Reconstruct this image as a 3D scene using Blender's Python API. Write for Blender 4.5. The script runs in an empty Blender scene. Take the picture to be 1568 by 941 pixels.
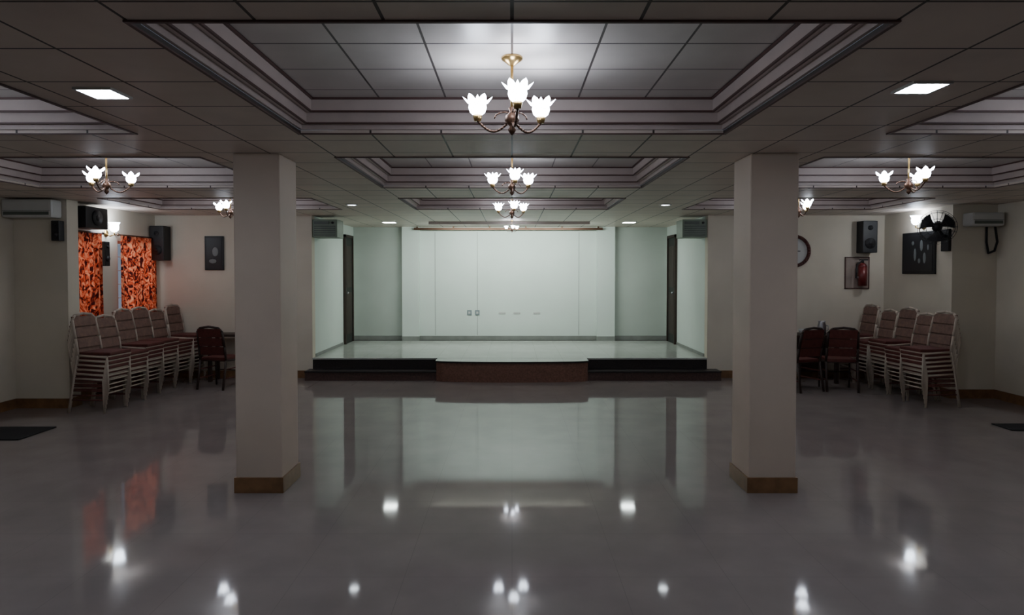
import bpy, bmesh, math, random
from mathutils import Vector, Matrix, Euler
random.seed(4)
scene = bpy.context.scene

# ------------------------------------------------------------ materials
def new_mat(name):
    m = bpy.data.materials.new(name); m.use_nodes = True
    nt = m.node_tree
    return m, nt, nt.nodes['Principled BSDF']

def mat_plain(name, col, rough=0.6, metal=0.0, var=0.12, scale=6.0, bump=0.0, spec=0.5):
    m, nt, p = new_mat(name)
    tc = nt.nodes.new('ShaderNodeTexCoord')
    n = nt.nodes.new('ShaderNodeTexNoise'); n.inputs['Scale'].default_value = scale; n.inputs['Detail'].default_value = 3
    nt.links.new(tc.outputs['Object'], n.inputs['Vector'])
    r = nt.nodes.new('ShaderNodeValToRGB')
    c = Vector(col)
    r.color_ramp.elements[0].position = 0.3; r.color_ramp.elements[1].position = 0.7
    r.color_ramp.elements[0].color = (*(c*(1-var)), 1); r.color_ramp.elements[1].color = (*(c*(1+var)), 1)
    nt.links.new(n.outputs['Fac'], r.inputs['Fac'])
    nt.links.new(r.outputs['Color'], p.inputs['Base Color'])
    p.inputs['Roughness'].default_value = rough; p.inputs['Metallic'].default_value = metal
    p.inputs['Specular IOR Level'].default_value = spec
    if bump:
        b = nt.nodes.new('ShaderNodeBump'); b.inputs['Strength'].default_value = bump; b.inputs['Distance'].default_value = 0.01
        n2 = nt.nodes.new('ShaderNodeTexNoise'); n2.inputs['Scale'].default_value = 60
        nt.links.new(tc.outputs['Object'], n2.inputs['Vector'])
        nt.links.new(n2.outputs['Fac'], b.inputs['Height']); nt.links.new(b.outputs['Normal'], p.inputs['Normal'])
    return m

def mat_grid(name, col, line, t, w, rough, offx=0.0, offy=0.0, var=0.08, ty=None, spec=0.5):
    """tiles with joint lines, in object space"""
    ty = ty or t
    m, nt, p = new_mat(name)
    tc = nt.nodes.new('ShaderNodeTexCoord'); s = nt.nodes.new('ShaderNodeSeparateXYZ')
    nt.links.new(tc.outputs['Object'], s.inputs[0])
    def axis(out, off, t):
        a = nt.nodes.new('ShaderNodeMath'); a.operation = 'ADD'; a.inputs[1].default_value = off + 100*t + t/2
        nt.links.new(out, a.inputs[0])
        d = nt.nodes.new('ShaderNodeMath'); d.operation = 'DIVIDE'; d.inputs[1].default_value = t
        nt.links.new(a.outputs[0], d.inputs[0])
        f = nt.nodes.new('ShaderNodeMath'); f.operation = 'FRACT'; nt.links.new(d.outputs[0], f.inputs[0])
        u = nt.nodes.new('ShaderNodeMath'); u.operation = 'SUBTRACT'; u.inputs[1].default_value = 0.5
        nt.links.new(f.outputs[0], u.inputs[0])
        b = nt.nodes.new('ShaderNodeMath'); b.operation = 'ABSOLUTE'; nt.links.new(u.outputs[0], b.inputs[0])
        l = nt.nodes.new('ShaderNodeMath'); l.operation = 'LESS_THAN'; l.inputs[1].default_value = w/t/2
        nt.links.new(b.outputs[0], l.inputs[0])
        return l.outputs[0]
    mx = nt.nodes.new('ShaderNodeMath'); mx.operation = 'MAXIMUM'
    nt.links.new(axis(s.outputs[0], offx, t), mx.inputs[0]); nt.links.new(axis(s.outputs[1], offy, ty), mx.inputs[1])
    n = nt.nodes.new('ShaderNodeTexNoise'); n.inputs['Scale'].default_value = 2.5; n.inputs['Detail'].default_value = 4
    nt.links.new(tc.outputs['Object'], n.inputs['Vector'])
    r = nt.nodes.new('ShaderNodeValToRGB'); c = Vector(col)
    r.color_ramp.elements[0].position = 0.3; r.color_ramp.elements[1].position = 0.7
    r.color_ramp.elements[0].color = (*(c*(1-var)), 1); r.color_ramp.elements[1].color = (*(c*(1+var)), 1)
    nt.links.new(n.outputs['Fac'], r.inputs['Fac'])
    mix = nt.nodes.new('ShaderNodeMix'); mix.data_type = 'RGBA'
    nt.links.new(mx.outputs[0], mix.inputs[0]); nt.links.new(r.outputs['Color'], mix.inputs[6])
    mix.inputs[7].default_value = (*line, 1)
    nt.links.new(mix.outputs[2], p.inputs['Base Color'])
    p.inputs['Roughness'].default_value = rough
    p.inputs['Specular IOR Level'].default_value = spec
    return m

def mat_emit(name, col, strength, base=(0.9, 0.9, 0.9)):
    m, nt, p = new_mat(name)
    p.inputs['Base Color'].default_value = (*base, 1)
    p.inputs['Emission Color'].default_value = (*col, 1)
    p.inputs['Emission Strength'].default_value = strength
    p.inputs['Roughness'].default_value = 0.3
    return m

WALL = mat_plain('wall_paint_cream', (0.68, 0.62, 0.51), 0.7, var=0.05, scale=1.5, bump=0.05)
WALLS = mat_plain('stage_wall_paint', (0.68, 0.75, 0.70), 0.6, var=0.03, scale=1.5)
WALLSD = mat_plain('stage_corner_dark', (0.50, 0.55, 0.50), 0.6, var=0.05, scale=1.5)  # corner sections coloured darker than the centre wall
COLM = mat_plain('column_paint', (0.56, 0.455, 0.37), 0.55, var=0.06, scale=2.0, bump=0.05)
FLOOR = mat_grid('polished_floor_tiles', (0.265, 0.225, 0.212), (0.22, 0.185, 0.175), 0.6, 0.003, 0.055, var=0.08, spec=0.26)
SFLOOR = mat_grid('stage_floor_tiles', (0.50, 0.52, 0.48), (0.35, 0.35, 0.33), 0.4, 0.004, 0.15, var=0.05)
CEIL = mat_grid('false_ceiling_tiles', (0.66, 0.57, 0.50), (0.05, 0.04, 0.035), 0.46, 0.013, 0.5, offy=0.1)
CEILR = mat_grid('recessed_ceiling_tiles', (0.56, 0.52, 0.49), (0.06, 0.05, 0.05), 0.42, 0.012, 0.34, offy=0.02, ty=0.40)
CORN = mat_plain('cornice_paint', (0.56, 0.47, 0.44), 0.4, var=0.05)
CORND = mat_plain('cornice_bead_dark', (0.10, 0.05, 0.045), 0.5)
SKIRT = mat_plain('skirting_tile_brown', (0.21, 0.11, 0.05), 0.3, var=0.2, scale=12)
SKIRTG = mat_plain('skirting_stage', (0.25, 0.26, 0.24), 0.4)
RISER = mat_plain('riser_dark_granite', (0.022, 0.017, 0.017), 0.4, var=0.4, scale=40)
RISERM = mat_plain('riser_brown_granite', (0.075, 0.042, 0.036), 0.4, var=0.3, scale=40)
RISERR = mat_plain('riser_red_granite', (0.18, 0.088, 0.062), 0.35, var=0.3, scale=40)
BLACK = mat_plain('black_plastic', (0.010, 0.010, 0.012), 0.5)
CONE = mat_plain('speaker_cone', (0.018, 0.018, 0.02), 0.6)
DARKW = mat_plain('dark_wood', (0.035, 0.018, 0.013), 0.5, var=0.3, scale=10)
MAROON = mat_plain('maroon_upholstery', (0.11, 0.025, 0.02), 0.7, var=0.2, scale=20, bump=0.1)
TANB = mat_plain('tan_back_upholstery', (0.22, 0.13, 0.10), 0.7, var=0.2, scale=20, bump=0.1)
CREAMF = mat_plain('cream_frame', (0.50, 0.42, 0.34), 0.45)
BRASS = mat_plain('brass', (0.45, 0.30, 0.12), 0.3, metal=0.9)
BRONZE = mat_plain('dark_bronze', (0.10, 0.05, 0.03), 0.4, metal=0.6)
STEEL = mat_plain('steel', (0.4, 0.4, 0.42), 0.3, metal=0.9)
WHITEP = mat_plain('white_plastic', (0.55, 0.55, 0.53), 0.4, var=0.03)
GREYG = mat_plain('grey_grille', (0.10, 0.12, 0.10), 0.5)
REDP = mat_plain('red_enamel', (0.16, 0.02, 0.02), 0.35)
MAT = mat_plain('black_mat', (0.010, 0.009, 0.010), 0.9, bump=0.2)
DOORM = mat_plain('dark_door', (0.02, 0.024, 0.02), 0.6, var=0.3)
GLOBE = mat_emit('lit_glass_shade', (0.80, 0.87, 1.0), 31)
PANEL = mat_emit('lit_panel_diffuser', (0.74, 0.86, 1.0), 95)
DLIGHT = mat_emit('lit_downlight_lens', (0.85, 0.93, 1.0), 30)
PANELS = mat_emit('lit_stage_diffuser', (0.90, 1.0, 0.96), 50)
SCON = mat_emit('lit_sconce_shade', (0.76, 0.86, 1.0), 34)

# curtain
CURT, nt, p = new_mat('printed_curtain')
tc = nt.nodes.new('ShaderNodeTexCoord')
mp = nt.nodes.new('ShaderNodeMapping'); mp.inputs['Scale'].default_value = (1, 1.3, 0.7)
nt.links.new(tc.outputs['Object'], mp.inputs['Vector'])
v = nt.nodes.new('ShaderNodeTexNoise'); v.inputs['Scale'].default_value = 13; v.inputs['Detail'].default_value = 5
v.inputs['Distortion'].default_value = 2.0
nt.links.new(mp.outputs['Vector'], v.inputs['Vector'])
r = nt.nodes.new('ShaderNodeValToRGB')
e = r.color_ramp.elements
e[0].position = 0.42; e[0].color = (0.05, 0.008, 0.008, 1)
e[1].position = 0.64; e[1].color = (0.85, 0.36, 0.19, 1)
k = e.new(0.50); k.color = (0.66, 0.08, 0.025, 1)
nt.links.new(v.outputs['Fac'], r.inputs['Fac'])
nt.links.new(r.outputs['Color'], p.inputs['Base Color']); p.inputs['Roughness'].default_value = 0.9
tr = nt.nodes.new('ShaderNodeBsdfTranslucent'); nt.links.new(r.outputs['Color'], tr.inputs['Color'])
mx = nt.nodes.new('ShaderNodeMixShader'); mx.inputs[0].default_value = 0.55
out = nt.nodes['Material Output']
nt.links.new(p.outputs[0], mx.inputs[1]); nt.links.new(tr.outputs[0], mx.inputs[2]); nt.links.new(mx.outputs[0], out.inputs['Surface'])

# ------------------------------------------------------------ mesh builder
class B:
    def __init__(s):
        s.bm = bmesh.new(); s.mats = []
    def mi(s, m):
        if m not in s.mats: s.mats.append(m)
        return s.mats.index(m)
    def _fin(s, verts, m, smooth=False):
        i = s.mi(m); fs = set()
        for v in verts:
            for f in v.link_faces: fs.add(f)
        for f in fs: f.material_index = i; f.smooth = smooth
    def box(s, x0, x1, y0, y1, z0, z1, m, rot=None, bevel=0):
        c = Vector(((x0+x1)/2, (y0+y1)/2, (z0+z1)/2))
        M = Matrix.Translation(c)
        if rot: M = M @ Euler(rot).to_matrix().to_4x4()
        M = M @ Matrix.Diagonal((abs(x1-x0), abs(y1-y0), abs(z1-z0), 1))
        g = bmesh.ops.create_cube(s.bm, size=1, matrix=M)
        vs = g['verts']
        s._fin(vs, m)
        if bevel:
            es = set(e for v in vs for e in v.link_edges)
            r = bmesh.ops.bevel(s.bm, geom=list(es), offset=bevel, segments=2, affect='EDGES', profile=0.6)
            for f in r['faces']: f.material_index = s.mi(m)
    def cyl(s, p1, p2, r1, m, r2=None, seg=10, smooth=True):
        p1 = Vector(p1); p2 = Vector(p2); d = p2-p1
        r2 = r1 if r2 is None else r2
        M = Matrix.Translation((p1+p2)/2) @ d.to_track_quat('Z', 'Y').to_matrix().to_4x4()
        g = bmesh.ops.create_cone(s.bm, cap_ends=True, segments=seg, radius1=r1, radius2=r2, depth=d.length, matrix=M)
        s._fin(g['verts'], m, smooth)
    def tube(s, pts, r, m, seg=8):
        for a, b in zip(pts, pts[1:]): s.cyl(a, b, r, m, seg=seg)
        for q in pts[1:-1]: s.ball(q, r, m, 8, 6)
    def ball(s, c, r, m, u=12, v=8, sc=(1, 1, 1)):
        g = bmesh.ops.create_uvsphere(s.bm, u_segments=u, v_segments=v, radius=r, matrix=Matrix.Translation(c) @ Matrix.Diagonal((*sc, 1)))
        s._fin(g['verts'], m, True)
    def lathe(s, prof, c, m, seg=20, lobes=0, amp=0.0, zamp=0.0):
        c = Vector(c); n = len(prof); rings = []
        for k, (r, z) in enumerate(prof):
            ring = []; t = k/(n-1)
            for j in range(seg):
                a = 2*math.pi*j/seg
                rr = r*(1+amp*t*math.cos(lobes*a)); zz = z+zamp*t*t*math.cos(lobes*a)
                ring.append(s.bm.verts.new(c+Vector((rr*math.cos(a), rr*math.sin(a), zz))))
            rings.append(ring)
        i = s.mi(m)
        for A, Bq in zip(rings, rings[1:]):
            for j in range(seg):
                f = s.bm.faces.new((A[j], A[(j+1) % seg], Bq[(j+1) % seg], Bq[j])); f.material_index = i; f.smooth = True
    def mesh(s, name):
        me = bpy.data.meshes.new(name); s.bm.normal_update(); s.bm.to_mesh(me); s.bm.free()
        for m in s.mats: me.materials.append(m)
        return me
    def obj(s, name, loc=(0, 0, 0), rz=0):
        return place(s.mesh(name), name, loc, rz)

def place(me, name, loc=(0, 0, 0), rz=0, sc=1):
    o = bpy.data.objects.new(name, me); scene.collection.objects.link(o)
    o.location = loc; o.rotation_euler = (0, 0, rz); o.scale = (sc,)*3
    return o

def boxobj(name, dims, m, bevel=0):
    b = B(); b.box(*dims, m, bevel=bevel); return b.obj(name)

H = 2.60; HR = 2.80
WL, WLn, WR, WRn = -5.70, -6.20, 5.95, 6.50
YF = 10.45; YB = 13.2; SX0, SX1 = -3.20, 3.13; SH = 0.32

# ------------------------------------------------------------ shell
boxobj('floor', (-6.4, 6.7, -3.2, YF+0.0, -0.1, 0), FLOOR)
boxobj('wall_left', (WLn-0.15, WLn, -3.0, 8.13, 0, H), WALL)
boxobj('wall_right', (WRn, WRn+0.15, -3.0, 8.76, 0, H), WALL)
boxobj('wall_back', (-6.35, 6.65, -3.15, -3.0, 0, H), WALL)
boxobj('wall_pilaster_left', (WLn-0.15, -5.53, 8.13, 8.34, 0, H), WALL)
boxobj('wall_pilaster_right', (5.90, WRn+0.15, 8.76, 9.0, 0, H), WALL)
boxobj('wall_right_alcove', (WR, WR+0.15, 9.0, YF+0.15, 0, H), WALL)
boxobj('wall_front_left', (WL-0.15, SX0, YF, YF+0.15, 0, H), WALL)
boxobj('wall_front_right', (SX1, WR, YF, YF+0.15, 0, H), WALL)
# left alcove wall with two window openings
wins = [(8.45, 8.92), (9.45, 10.30)]; wz0, wz1 = 1.12, 2.15
b = B()
b.box(WL-0.15, WL, 8.34, YF, 0, wz0, WALL); b.box(WL-0.15, WL, 8.34, YF, wz1, H, WALL)
for a, c in [(8.34, wins[0][0]), (wins[0][1], wins[1][0]), (wins[1][1], YF)]:
    b.box(WL-0.15, WL, a, c, wz0, wz1, WALL)
b.obj('wall_left_alcove')
for i, (a, c) in enumerate(wins):
    b = B(); x0, x1 = WL-0.10, WL-0.06
    for yy in (a, c-0.04, (a+c)/2-0.02): b.box(x0, x1, yy, yy+0.04, wz0, wz1, WHITEP)
    for zz in (wz0, wz1-0.04): b.box(x0-0.002, x1+0.002, a, c, zz, zz+0.04, WHITEP)
    for zz in [wz0+0.2*k for k in range(1, 5)]: b.cyl((x0+0.02, a, zz), (x0+0.02, c, zz), 0.006, STEEL, seg=6)
    b.obj('window_%d' % (i+1))
# curtains
def curtain(y0, y1, z0, z1, x):
    b = B(); n = 60; rows = 10; i = b.mi(CURT); g = []
    for r_ in range(rows+1):
        t = r_/rows; row = []
        for k in range(n+1):
            y = y0+(y1-y0)*k/n
            amp = 0.022+0.018*t
            xx = x+amp*math.sin(2*math.pi*(y-y0)/0.105+0.4*math.sin(5*y))+0.006*math.sin(17*y)
            row.append(b.bm.verts.new((xx, y, z1+(z0-z1)*t)))
        g.append(row)
    for r_ in range(rows):
        for k in range(n):
            f = b.bm.faces.new((g[r_][k], g[r_][k+1], g[r_+1][k+1], g[r_+1][k])); f.material_index = i; f.smooth = True
    b.cyl((x, y0-0.05, z1+0.01), (x, y1+0.05, z1+0.01), 0.012, BRONZE)
    for y in (y0-0.05, y1+0.05): b.ball((x, y, z1+0.01), 0.02, BRONZE)
    for y in (y0-0.02, y1+0.02): b.cyl((WL, y, z1+0.01), (x, y, z1+0.01), 0.008, BRONZE)
    b.obj('window_curtain')
curtain(8.42, 8.95, 1.04, 2.22, WL+0.07)
curtain(9.40, 10.34, 1.04, 2.22, WL+0.07)

# stage shell
b = B()
b.box(SX0+0.002, SX1-0.002, YF, YB-0.002, 0, SH, RISER)
b.box(SX0+0.003, SX1-0.003, YF-0.03, YB-0.14, SH-0.02, SH+0.002, SFLOOR)
# curved centre apron
n = 24; hw = 1.18; pts = []
for k in range(n+1):
    x = -hw+2*hw*k/n; pts.append((x, YF-0.31-0.14*math.sqrt(max(0, 1-(x/hw)**2))))
ri, rt = b.mi(RISERR), b.mi(SFLOOR)
def prism(pts, z0, z1, side, top):
    lo = [b.bm.verts.new((x, y, z0)) for x, y in pts]; hi = [b.bm.verts.new((x, y, z1)) for x, y in pts]
    m_ = len(pts)
    for k in range(m_):
        f = b.bm.faces.new((lo[k], lo[(k+1) % m_], hi[(k+1) % m_], hi[k])); f.material_index = side
    f = b.bm.faces.new(hi); f.material_index = top
poly = pts+[(hw, YF), (-hw, YF)]
prism(poly, 0, SH-0.025, ri, ri)
poly2 = [(x*1.01, y-0.02) for x, y in pts]+[(hw*1.01, YF-0.03), (-hw*1.01, YF-0.03)]
prism(poly2, SH-0.025, SH+0.001, b.mi(RISER), rt)
b.obj('stage_platform')
for xa, xb in ((SX0-0.04, -hw-0.002), (hw+0.002, SX1+0.14)):
    b = B()
    b.box(xa, xb, YF-0.28, YF-0.032, 0, 0.125, RISERM)
    b.box(xa, xb, YF-0.30, YF-0.032, 0.125, 0.15, RISER)
    b.obj('stage_step')

boxobj('wall_stage_left', (SX0-0.15, SX0, YF+0.15, YB+0.25, 0, H), WALLS)
boxobj('wall_stage_right', (SX1, SX1+0.15, YF+0.15, YB+0.25, 0, H), WALLS)
b = B()
b.box(-2.2, 2.06, YB, YB+0.15, SH-0.1, H, WALLS)
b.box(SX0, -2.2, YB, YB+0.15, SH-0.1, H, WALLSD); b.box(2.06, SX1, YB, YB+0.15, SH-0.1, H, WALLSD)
b.box(-1.86, 1.70, YB-0.02, YB, SH+0.003, 2.56, WALLS)
for x in (-1.55, -0.70, 1.35): b.box(x-0.004, x+0.004, YB-0.023, YB-0.018, SH+0.1, 2.5, SKIRTG)
b.obj('wall_stage_back')
for a, c in ((-2.20, -1.86), (1.70, 2.06)):
    b = B()
    b.box(a, c, YB-0.13, YB, SH+0.003, H, WALLS)
    b.box(a-0.004, c+0.004, YB-0.138, YB, SH+0.003, SH+0.09, SKIRTG)
    b.obj('wall_stage_pilaster')
b = B()
b.box(SX0, -2.2, YB-0.02, YB, SH+0.003, SH+0.09, SKIRTG); b.box(2.06, SX1, YB-0.02, YB, SH+0.003, SH+0.09, SKIRTG)
b.box(-1.86, 1.70, YB-0.03, YB-0.019, SH+0.003, SH+0.09, SKIRTG)
b.box(SX0, SX0+0.012, YF+0.15, YB, SH+0.003, SH+0.05, SKIRTG); b.box(SX1-0.012, SX1, YF+0.15, YB, SH+0.003, SH+0.05, SKIRTG)
b.obj('baseboard_stage')
# side doors of the stage
for nm, x, sx in (('door_1', SX0+0.001, 1), ('door_2', SX1-0.001, -1)):
    b = B()
    y0, y1 = 12.42, 12.95; zb = SH+0.004
    b.box(x, x+sx*0.03, y0, y1, zb, 2.36, DOORM)
    for yy in (y0-0.05, y1): b.box(x, x+sx*0.05, yy, yy+0.05, zb, 2.41, DARKW)
    b.box(x, x+sx*0.05, y0-0.05, y1+0.05, 2.36, 2.41, DARKW)
    for za, zb in ((0.5, 1.3), (1.4, 2.2)): b.box(x, x+sx*0.038, y0+0.07, y1-0.07, za, zb, DARKW)
    b.ball((x+sx*0.06, y0+0.06, 1.3), 0.025, STEEL)
    b.obj(nm)
# curtain track along top of the backdrop
b = B(); b.box(-1.95, 1.80, YB-0.22, YB-0.17, 2.53, 2.575, BRONZE)
for k in range(6): b.box(-1.9+k*0.72, -1.87+k*0.72, YB-0.2, YB-0.18, 2.57, 2.60, BRONZE)
b.obj('ceiling_curtain_track')
SWG = mat_plain('switch_grey', (0.22, 0.26, 0.28), 0.4)
b = B()
for x, w in ((-0.86, 0.09), (-0.70, 0.09)):
    b.box(x-w/2, x+w/2, YB-0.036, YB-0.022, 0.83, 0.93, SWG, bevel=0.004)
    b.box(x-0.02, x+0.02, YB-0.039, YB-0.03, 0.86, 0.90, WHITEP)
b.obj('wall_switch_plate')
b = B()
for x in (-0.2, 0.1, 0.5): b.box(x-0.07, x+0.07, YB-0.03, YB-0.0205, 0.85, 0.89, WHITEP, bevel=0.003)
b.obj('wall_socket_strip')

# baseboards
def bb(name, *boxes):
    b = B()
    for q in boxes: b.box(*q, 0, 0.12, SKIRT)
    b.obj(name)
bb('baseboard_left', (WLn, WLn+0.015, -3, 8.115), (WLn, -5.515, 8.115, 8.13), (-5.53, -5.515, 8.13, 8.34), (WL, WL+0.015, 8.34, YF))
bb('baseboard_right', (WRn-0.015, WRn, -3, 8.745), (5.885, WRn, 8.745, 8.76), (5.885, 5.90, 8.76, 9.0), (WR-0.015, WR, 9.0, YF))
bb('baseboard_front', (WL+0.015, SX0-0.06, YF-0.015, YF), (SX1+0.16, WR-0.015, YF-0.015, YF))
bb('baseboard_back', (WLn, WRn, -3, -2.985))

# columns
for x0, x1 in ((-2.125, -1.77), (1.82, 2.185)):
    b = B(); y0, y1 = 4.99, 5.38
    b.box(x0, x1, y0, y1, 0, H, COLM, bevel=0.012)
    b.box(x0-0.012, x1+0.012, y0-0.012, y1+0.012, 0, 0.12, SKIRT, bevel=0.003)
    b.obj('column')

# ------------------------------------------------------------ ceiling
trays = []
for y0, y1 in ((2.37, 4.27), (5.15, 7.0), (8.0, 9.4)):
    trays += [(-1.38, 1.38, y0, y1), (-5.05, -2.45, y0, y1), (2.45, 5.15, y0, y1)]
xs = sorted({-6.35, 6.65, *[t[0] for t in trays], *[t[1] for t in trays]})
ys = sorted({-3.15, YB+0.25, *[t[2] for t in trays], *[t[3] for t in trays]})
b = B()
for xa, xb in zip(xs, xs[1:]):
    for ya, yb in zip(ys, ys[1:]):
        cx, cy = (xa+xb)/2, (ya+yb)/2
        if any(t[0] < cx < t[1] and t[2] < cy < t[3] for t in trays): continue
        b.box(xa, xb, ya, yb, H, H+0.02, CEIL)
b.obj('ceiling')
def ring(b, x0, x1, y0, y1, z0, z1, w, m):
    b.box(x0, x1, y0, y0+w, z0, z1, m); b.box(x0, x1, y1-w, y1, z0, z1, m)
    b.box(x0, x0+w, y0+w, y1-w, z0, z1, m); b.box(x1-w, x1, y0+w, y1-w, z0, z1, m)
b = B(); rb = B()
for x0, x1, y0, y1 in trays:
    ring(b, x0, x1, y0, y1, H+0.021, H+0.22, 0.02, CORN)          # outer upstand
    ring(b, x0+0.02, x1-0.02, y0+0.02, y1-0.02, H+0.055, H+0.22, 0.045, CORN)
    ring(b, x0+0.065, x1-0.065, y0+0.065, y1-0.065, H+0.12, H+0.22, 0.045, CORN)
    ring(b, x0-0.012, x1+0.012, y0-0.012, y1+0.012, H-0.008, H, 0.016, CORND)
    ring(b, x0+0.055, x1-0.055, y0+0.055, y1-0.055, H+0.046, H+0.056, 0.012, CORND)
    ring(b, x0+0.10, x1-0.10, y0+0.10, y1-0.10, H+0.11, H+0.121, 0.012, CORND)
    ring(b, x0+0.11, x1-0.11, y0+0.11, y1-0.11, HR-0.012, HR, 0.012, CORND)
    rb.box(x0, x1, y0, y1, HR, HR+0.02, CEILR)
b.obj('ceiling_cornice'); rb.obj('ceiling_recess')

# ------------------------------------------------------------ chandeliers
def chandelier_mesh():
    b = B()
    b.lathe([(0.0, 0), (0.055, 0), (0.055, -0.012), (0.03, -0.03), (0.012, -0.045), (0.0, -0.046)], (0, 0, 0), BRASS)
    b.cyl((0, 0, -0.04), (0, 0, -0.28), 0.008, BRASS)
    b.lathe([(0.0, -0.25), (0.02, -0.26), (0.012, -0.28), (0.035, -0.30), (0.038, -0.325), (0.018, -0.345), (0.012, -0.355), (0.022, -0.37), (0.014, -0.385), (0.0, -0.40)], (0, 0, 0), BRONZE)
    for k in range(3):
        a = math.radians(-82+120*k)
        d = Vector((math.cos(a), math.sin(a), 0)); pts = []
        for q in range(11):
            t = q/10; rr = 0.03+0.165*t; z = -0.34-0.035*math.sin(math.pi*t*1.1)+0.02*t*t
            pts.append(d*rr+Vector((0, 0, z)))
        b.tube(pts, 0.0065, BRONZE)
        e = pts[-1]
        b.cyl(e, e+Vector((0, 0, 0.03)), 0.018, BRASS, r2=0.026)
        b.lathe([(0.002, 0.028), (0.022, 0.03), (0.038, 0.045), (0.044, 0.066), (0.040, 0.084), (0.050, 0.102), (0.068, 0.112)], e, GLOBE, seg=30, lobes=6, amp=0.16, zamp=0.016)
        b.lathe([(0.004, 0.03), (0.015, 0.05), (0.017, 0.08), (0.008, 0.125), (0.0, 0.14)], e, GLOBE, seg=10)
        pts = [d*(0.05+0.05*math.cos(u))+Vector((0, 0, -0.305+0.03*math.sin(u))) for u in [math.pi*0.2*j for j in range(8)]]
        b.tube(pts, 0.004, BRONZE, seg=6)
    return b.mesh('chandelier')
ch = chandelier_mesh()
for x, y, z, s in ((0, 3.38, HR, 1), (0, 6.05, HR, 1), (0, 8.7, HR, 1), (0, 11.35, H, 0.55),
                   (-3.68, 5.95, HR, 1), (-3.72, 8.65, HR, 1), (3.60, 5.95, HR, 1), (3.72, 8.5, HR, 1),
                   (-3.7, 3.38, HR, 1), (3.7, 3.38, HR, 1)):
    place(ch, 'chandelier', (x, y, z), rz=0.0, sc=s)

# recessed square panel lights
def panel_mesh(E, s=0.24):
    b = B(); h = s/2
    b.box(-h, h, -h, h, -0.008, 0.0, E, bevel=0.003)
    ring(b, -h-0.012, h+0.012, -h-0.012, h+0.012, -0.012, 0.0, 0.012, WHITEP)
    return b.mesh('ceiling_panel_light')
pm = panel_mesh(PANEL, 0.165); ps = panel_mesh(PANELS, 0.22)
for x, y in ((-2.05, 3.30), (1.99, 3.20), (-2.10, -0.8), (2.05, -0.8)): place(pm, 'ceiling_panel_light', (x, y, H))
for x in (-2.22, 2.12): place(ps, 'ceiling_panel_light', (x, 11.85, H))
b = B(); b.cyl((0, 0, -0.006), (0, 0, 0), 0.06, DLIGHT, seg=24); b.lathe([(0.06, 0), (0.06, -0.012), (0.08, -0.01), (0.085, 0)], (0, 0, 0), WHITEP, seg=24)
dm = b.mesh('recessed_downlight')
for x, y in ((-2.14, 8.75), (2.05, 8.75)): place(dm, 'recessed_downlight', (x, y, H))

# added stage fill: unseen area light hidden behind an added ceiling strip
b = B(); b.box(-1.5, 1.4, 11.75, 11.80, H-0.05, H, CORN, bevel=0.006); b.obj('ceiling_fill_shield')  # added strip that hides the fill light behind it
def area(name, loc, rot, sx, sy, power, col):
    l = bpy.data.lights.new(name, 'AREA'); l.shape = 'RECTANGLE'; l.size = sx; l.size_y = sy; l.energy = power; l.color = col
    o = bpy.data.objects.new(name, l); scene.collection.objects.link(o); o.location = loc; o.rotation_euler = rot
    return o
area('stage_added_fill', (-0.05, 11.83, H-0.03), (math.radians(55), 0, 0), 2.8, 0.04, 50, (0.87, 1.0, 0.945))  # added light to brighten the stage back wall, no lamp modelled
area('window_daylight', (WL-0.75, 9.4, 1.8), (0, math.radians(-90), 0), 1.3, 2.4, 38, (0.9, 0.95, 1.0))

# ------------------------------------------------------------ wall sconces
def sconce(loc, sx):
    b = B()
    b.lathe([(0.0, -0.01), (0.05, -0.01), (0.05, 0.01), (0.0, 0.012)], (0, 0, 0), BRASS)
    for v_ in b.bm.verts: v_.co = Matrix.Rotation(math.radians(90), 3, 'Y') @ v_.co
    b.tube([(0, 0, 0), (sx*0.06, 0, -0.04), (sx*0.12, 0, -0.02), (sx*0.12, 0, 0.02)], 0.008, BRASS)
    b.lathe([(0.002, 0.02), (0.03, 0.022), (0.055, 0.05), (0.06, 0.09), (0.055, 0.12), (0.075, 0.15)], (sx*0.12, 0, 0), SCON, seg=24, lobes=6, amp=0.12)
    b.lathe([(0.01, 0.03), (0.025, 0.06), (0.02, 0.11), (0.0, 0.13)], (sx*0.12, 0, 0), SCON, seg=10)
    b.obj('wall_sconce', loc)
sconce((WL, 9.18, 2.24), 1)
sconce((WR, 9.45, 2.36), -1)

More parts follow.
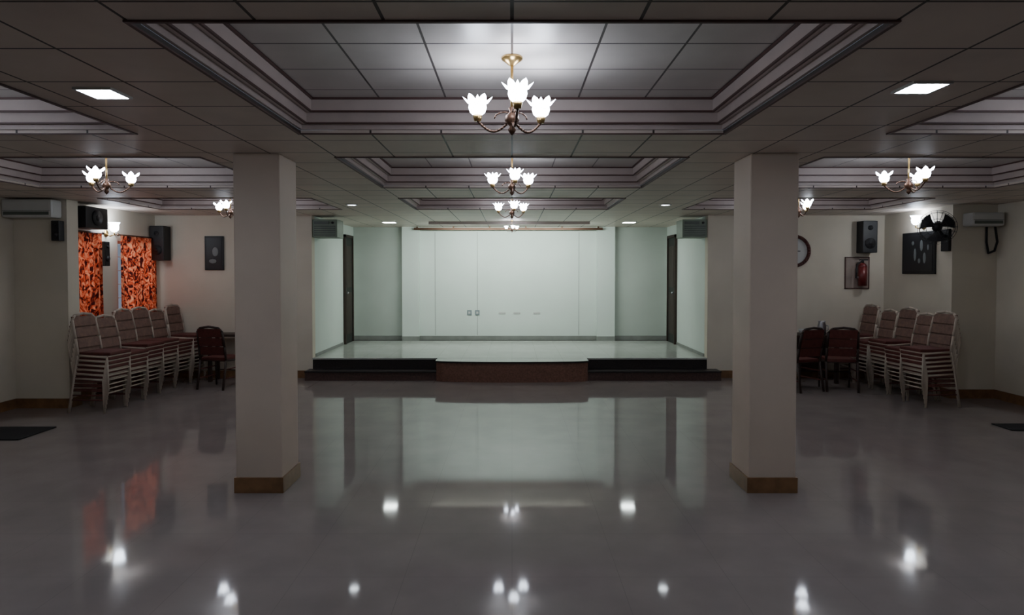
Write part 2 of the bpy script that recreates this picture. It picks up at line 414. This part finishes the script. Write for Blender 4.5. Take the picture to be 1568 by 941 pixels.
# ------------------------------------------------------------ chairs
def add_chair(b, dz=0, dy=0, full=True, back=None):
    back = back or TANB
    def P(x, y, z): return (x, y+dy, z+dz)
    W = 0.205
    for s_ in (-1, 1):
        b.tube([P(s_*W, -0.20, 0), P(s_*W, -0.19, 0.40), P(s_*W, 0.16, 0.42)], 0.014, CREAMF, seg=8)
        b.tube([P(s_*W, 0.25, 0), P(s_*W, 0.17, 0.42), P(s_*W, 0.20, 0.62), P(s_*(W-0.01), 0.245, 0.84), P(s_*(W-0.06), 0.255, 0.895)], 0.017, CREAMF, seg=8)
        for zz in (0.16, 0.29): b.cyl(P(s_*W, -0.197, zz), P(s_*W, 0.21, zz), 0.009, MAROON)
    b.cyl(P(-W, -0.195, 0.23), P(W, -0.195, 0.23), 0.009, CREAMF)
    b.tube([P(-(W-0.06), 0.255, 0.895), P(0, 0.262, 0.915), P(W-0.06, 0.255, 0.895)], 0.017, CREAMF, seg=8)
    b.box(-0.20, 0.20, -0.225+dy, 0.17+dy, 0.418+dz, 0.460+dz, MAROON, bevel=0.014)
    b.box(-0.212, 0.212, -0.215+dy, 0.165+dy, 0.404+dz, 0.418+dz, CREAMF)
    # upholstered back, three padded panels following the rake
    for z0_, z1_ in ((0.50, 0.62), (0.63, 0.75), (0.76, 0.885)):
        zc = (z0_+z1_)/2; y = 0.185+(zc-0.5)*0.20
        b.box(-0.185, 0.185, y-0.022+dy, y+0.004+dy, z0_+dz, z1_+dz, back, rot=(math.radians(-11), 0, 0), bevel=0.010)
        b.box(-0.180, 0.180, y+0.004+dy, y+0.012+dy, z0_+dz, z1_+dz, MAROON, rot=(math.radians(-11), 0, 0))
def stack_mesh(n):
    b = B()
    for k in range(n): add_chair(b, dz=0.055*k, dy=-0.010*k, full=(k == 0))
    return b.mesh('chair_stack')
st6 = stack_mesh(6); st5 = stack_mesh(5)
for i, (x, y) in enumerate(((-5.08, 8.02), (-5.10, 8.47), (-5.14, 8.92), (-5.16, 9.36), (-5.16, 9.80), (-5.12, 10.20))):
    place(st5 if i in (1, 4) else st6, 'chair_stack', (x, y, 0), rz=math.radians(88+random.uniform(-3, 3)))
for i, (x, y) in enumerate(((5.36, 8.35), (5.42, 8.82), (5.46, 9.28), (5.44, 9.74), (5.42, 10.18))):
    place(st5 if i in (1, 3) else st6, 'chair_stack', (x, y, 0), rz=math.radians(-88+random.uniform(-3, 3)))
def dark_chair():
    global CREAMF
    keep = CREAMF; CREAMF = DARKW
    b = B(); add_chair(b, back=MAROON); m = b.mesh('banquet_chair'); CREAMF = keep
    return m
cm = dark_chair()
for x, y, r_ in ((-4.30, 9.60, 170), (4.15, 9.40, 200), (4.72, 9.42, 168)):
    place(cm, 'banquet_chair', (x, y, 0), rz=math.radians(r_))
# side tables & utensils
b = B()
b.box(4.10, 5.00, 9.85, 10.38, 0.70, 0.74, DARKW, bevel=0.008)
for x in (4.16, 4.94):
    for y in (9.91, 10.32): b.box(x-0.025, x+0.025, y-0.025, y+0.025, 0, 0.70, DARKW)
b.box(4.13, 4.97, 9.88, 9.90, 0.60, 0.70, DARKW); b.box(4.18, 4.92, 10.31, 10.33, 0.12, 0.70, DARKW)
b.obj('wooden_table')
b = B(); b.lathe([(0.0, 0), (0.05, 0), (0.09, 0.04), (0.10, 0.08), (0.095, 0.082), (0.08, 0.03), (0, 0.012)], (0, 0, 0), WHITEP); b.obj('serving_bowl', (4.50, 10.0, 0.74))
b = B(); b.lathe([(0.0, 0), (0.06, 0), (0.065, 0.12), (0.05, 0.17), (0.055, 0.2), (0, 0.2)], (0, 0, 0), STEEL); b.tube([(0.06, 0, 0.14), (0.1, 0, 0.12), (0.1, 0, 0.06), (0.06, 0, 0.04)], 0.006, STEEL); b.obj('steel_jug', (4.80, 10.1, 0.74))
b = B()
b.box(-4.72, -4.05, 10.02, 10.38, 0.70, 0.74, DARKW, bevel=0.008)
for x in (-4.67, -4.10):
    for y in (10.07, 10.33): b.box(x-0.025, x+0.025, y-0.025, y+0.025, 0, 0.70, DARKW)
b.obj('wooden_table')

# ------------------------------------------------------------ speakers
def speaker(name, x0, x1, y0, y1, z0, z1, face):
    b = B(); b.box(x0, x1, y0, y1, z0, z1, BLACK, bevel=0.01)
    cx, cy, cz, h = (x0+x1)/2, (y0+y1)/2, (z0+z1)/2, z1-z0
    ax = {'-y': Vector((0, -1, 0)), '+x': Vector((1, 0, 0)), '-x': Vector((-1, 0, 0))}[face]
    base = Vector((cx, cy, 0)) + ax*((y1-y0)/2 if face == '-y' else (x1-x0)/2)
    w = (x1-x0) if face == '-y' else (y1-y0)
    r_ = min(w, h)*0.36
    for zc, rr in ((cz-h*0.2, r_), (cz+h*0.28, r_*0.45)) if h > w*1.2 else ((cz, r_),):
        p0 = Vector((base.x, base.y, zc))
        b.cyl(p0, p0+ax*0.012, rr, CONE, seg=24); b.cyl(p0+ax*0.012, p0+ax*0.018, rr*0.4, BLACK, seg=16)
    b.obj(name)
speaker('wall_speaker', WL, WL+0.22, 8.42, 8.88, 2.27, 2.55, '+x')
speaker('wall_speaker', WL+0.03, WL+0.25, YF-0.22, YF, 1.88, 2.42, '-y')
speaker('wall_speaker', WL, WL+0.10, 9.0, 9.11, 1.78, 2.12, '+x')
speaker('wall_speaker', 5.50, 5.73, YF-0.2, YF, 2.0, 2.50, '-y')
speaker('wall_speaker', -5.66, -5.56, 8.03, 8.13, 2.08, 2.33, '-y')

# ------------------------------------------------------------ air conditioners
def split_ac(name, x0, x1, y, z0, z1):
    b = B(); b.box(x0, x1, y-0.20, y, z0, z1, WHITEP, bevel=0.03)
    b.box(x0+0.03, x1-0.03, y-0.203, y-0.19, z0+0.03, z0+0.07, GREYG)
    b.box(x0+0.02, x1-0.02, y-0.206, y-0.19, z0+0.08, z0+0.085, GREYG)
    if x0 > 0:
        b.tube([(6.42, 8.70, 2.32), (6.44, 8.68, 2.1), (6.42, 8.70, 1.98), (6.36, 8.73, 1.95), (6.34, 8.74, 2.1), (6.34, 8.74, 2.32)], 0.014, BLACK)
    b.obj(name)
split_ac('air_conditioner', -6.19, -5.58, 8.128, 2.36, 2.58)
split_ac('air_conditioner', 6.02, 6.45, 8.758, 2.30, 2.48)
ACC = mat_plain('ac_casing', (0.20, 0.25, 0.19), 0.5)
for x0, x1 in ((SX0+0.002, SX0+0.40), (SX1-0.40, SX1-0.002)):
    b = B(); z0, z1 = 2.25, 2.54; y0 = YF+0.02
    b.box(x0, x1, y0+0.01, y0+0.40, z0, z1, ACC, bevel=0.01)
    for k in range(5): b.box(x0+0.03, x1-0.03, y0-0.002, y0+0.02, z0+0.03+k*0.035, z0+0.048+k*0.035, GREYG)
    b.box(x0+0.03, x1-0.13, y0-0.002, y0+0.02, z1-0.08, z1-0.03, GREYG)
    b.cyl((x1-0.07, y0-0.01, z1-0.055), (x1-0.07, y0+0.02, z1-0.055), 0.02, BLACK)
    b.obj('window_air_conditioner')

# ------------------------------------------------------------ pictures, clock, extinguisher, fan
ART = mat_plain('picture_dark_print', (0.015, 0.015, 0.018), 0.4)
PALE = mat_plain('picture_pale_shape', (0.20, 0.22, 0.22), 0.5)
b = B(); b.box(-4.90, -4.60, YF-0.03, YF, 1.73, 2.27, BLACK, bevel=0.006); b.box(-4.87, -4.63, YF-0.034, YF-0.028, 1.76, 2.24, ART)
b.ball((-4.73, YF-0.034, 2.02), 0.05, PALE, sc=(1, 0.05, 1.5)); b.ball((-4.77, YF-0.034, 1.87), 0.05, PALE, sc=(1.2, 0.05, 0.7))
b.obj('framed_picture')
b = B(); b.box(WR-0.03, WR, 9.16, 9.92, 1.67, 2.28, BLACK, bevel=0.006); b.box(WR-0.034, WR-0.028, 9.20, 9.88, 1.71, 2.24, ART)
for y, z, r_, s_ in ((9.45, 2.08, 0.035, 2.3), (9.6, 1.95, 0.03, 3.0), (9.38, 1.90, 0.035, 2.2), (9.65, 2.12, 0.03, 1), (9.5, 1.86, 0.03, 1.2), (9.3, 2.05, 0.02, 2.0)):
    b.ball((WR-0.034, y, z), r_, PALE, sc=(0.04, 1, s_))
b.obj('framed_picture')
b = B()
rim = [(4.50+0.235*math.cos(u), YF-0.03, 2.03+0.235*math.sin(u)) for u in [2*math.pi*j/32 for j in range(33)]]
b.tube(rim, 0.028, mat_plain('clock_red_rim', (0.07, 0.016, 0.013), 0.4), seg=10)
b.cyl((4.50, YF, 2.03), (4.50, YF-0.015, 2.03), 0.225, WHITEP, seg=32, smooth=False)
b.box(4.494, 4.506, YF-0.02, YF-0.015, 2.03, 2.17, BLACK); b.box(4.50, 4.60, YF-0.02, YF-0.015, 2.024, 2.036, BLACK)
b.obj('wall_clock')
b = B(); b.box(5.33, 5.70, YF-0.012, YF, 1.44, 1.93, mat_plain('backboard_pinkish', (0.36, 0.29, 0.25), 0.5))
ring_c = mat_plain('backboard_edge', (0.10, 0.045, 0.04), 0.5)
for q in ((5.32, 5.335, 1.43, 1.94), (5.695, 5.71, 1.43, 1.94), (5.32, 5.71, 1.925, 1.94), (5.32, 5.71, 1.43, 1.445)):
    b.box(q[0], q[1], YF-0.016, YF, q[2], q[3], ring_c)
b.cyl((5.56, YF-0.09, 1.48), (5.56, YF-0.09, 1.78), 0.065, REDP, seg=18); b.ball((5.56, YF-0.09, 1.78), 0.065, REDP)
b.cyl((5.56, YF-0.09, 1.83), (5.56, YF-0.09, 1.89), 0.018, BLACK)
b.box(5.51, 5.64, YF-0.10, YF-0.08, 1.88, 1.90, BLACK)
b.tube([(5.54, YF-0.1, 1.87), (5.46, YF-0.1, 1.82), (5.45, YF-0.1, 1.6)], 0.010, BLACK)
b.box(5.495, 5.625, YF-0.10, YF-0.01, 1.60, 1.63, STEEL)
b.obj('wall_fire_extinguisher')
# wall fan
b = B()
b.box(5.86, 5.898, 8.78, 8.94, 1.98, 2.28, BLACK, bevel=0.005)
b.tube([(5.87, 8.86, 2.18), (5.80, 8.83, 2.20), (5.72, 8.80, 2.28)], 0.025, BLACK)
fan_dir = Vector((-0.55, -0.80, -0.22)).normalized()
c = Vector((5.68, 8.74, 2.31))
b.cyl(c+fan_dir*-0.08, c+fan_dir*0.10, 0.06, BLACK, seg=16)
q = fan_dir.to_track_quat('Z', 'Y')
for off, rr in ((0.06, 0.20), (0.10, 0.225), (0.14, 0.20), (0.155, 0.12), (0.16, 0.05)):
    pts = [c+fan_dir*off+q @ Vector((rr*math.cos(u), rr*math.sin(u), 0)) for u in [2*math.pi*j/28 for j in range(29)]]
    b.tube(pts, 0.003, BLACK, seg=5)
for j in range(20):
    u = 2*math.pi*j/20; d = q @ Vector((math.cos(u), math.sin(u), 0))
    b.tube([c+fan_dir*0.06+d*0.05, c+fan_dir*0.06+d*0.20, c+fan_dir*0.10+d*0.225, c+fan_dir*0.14+d*0.20, c+fan_dir*0.16+d*0.05], 0.002, BLACK, seg=4)
i = b.mi(BLACK)
for k in range(3):
    u0 = 2*math.pi*k/3+0.5
    rows = []
    for t in (0.04, 0.09, 0.14, 0.195):
        hw_ = 0.30+1.6*t
        rows.append([b.bm.verts.new(c+fan_dir*(0.10+0.022*s_)+q @ Vector((t*math.cos(u0+s_*hw_), t*math.sin(u0+s_*hw_), 0))) for s_ in (-1, -0.5, 0, 0.5, 1)])
    for A, Bq in zip(rows, rows[1:]):
        for j in range(4):
            f = b.bm.faces.new((A[j], A[j+1], Bq[j+1], Bq[j])); f.material_index = i; f.smooth = True
b.obj('wall_fan')

# floor mats
boxobj('floor_mat', (-6.1, -4.98, 6.55, 7.1, 0, 0.012), MAT, bevel=0.004)
boxobj('floor_mat', (5.35, 6.3, 6.95, 7.25, 0, 0.012), MAT, bevel=0.004)

# ------------------------------------------------------------ world + camera
w = bpy.data.worlds.new('World'); scene.world = w; w.use_nodes = True
w.node_tree.nodes['Background'].inputs[0].default_value = (0.6, 0.7, 0.9, 1)
w.node_tree.nodes['Background'].inputs[1].default_value = 0.3

cam = bpy.data.cameras.new('camera'); co = bpy.data.objects.new('camera', cam); scene.collection.objects.link(co)
co.location = (0, 0, 1.7)
pitch = 1.5
co.rotation_euler = (math.radians(90-pitch), 0, 0)
cam.sensor_width = 36; cam.lens = 1000/1568*36
cam.shift_y = -(54.5/1568 - math.tan(math.radians(pitch))*1000/1568)
cam.clip_start = 0.05
scene.camera = co
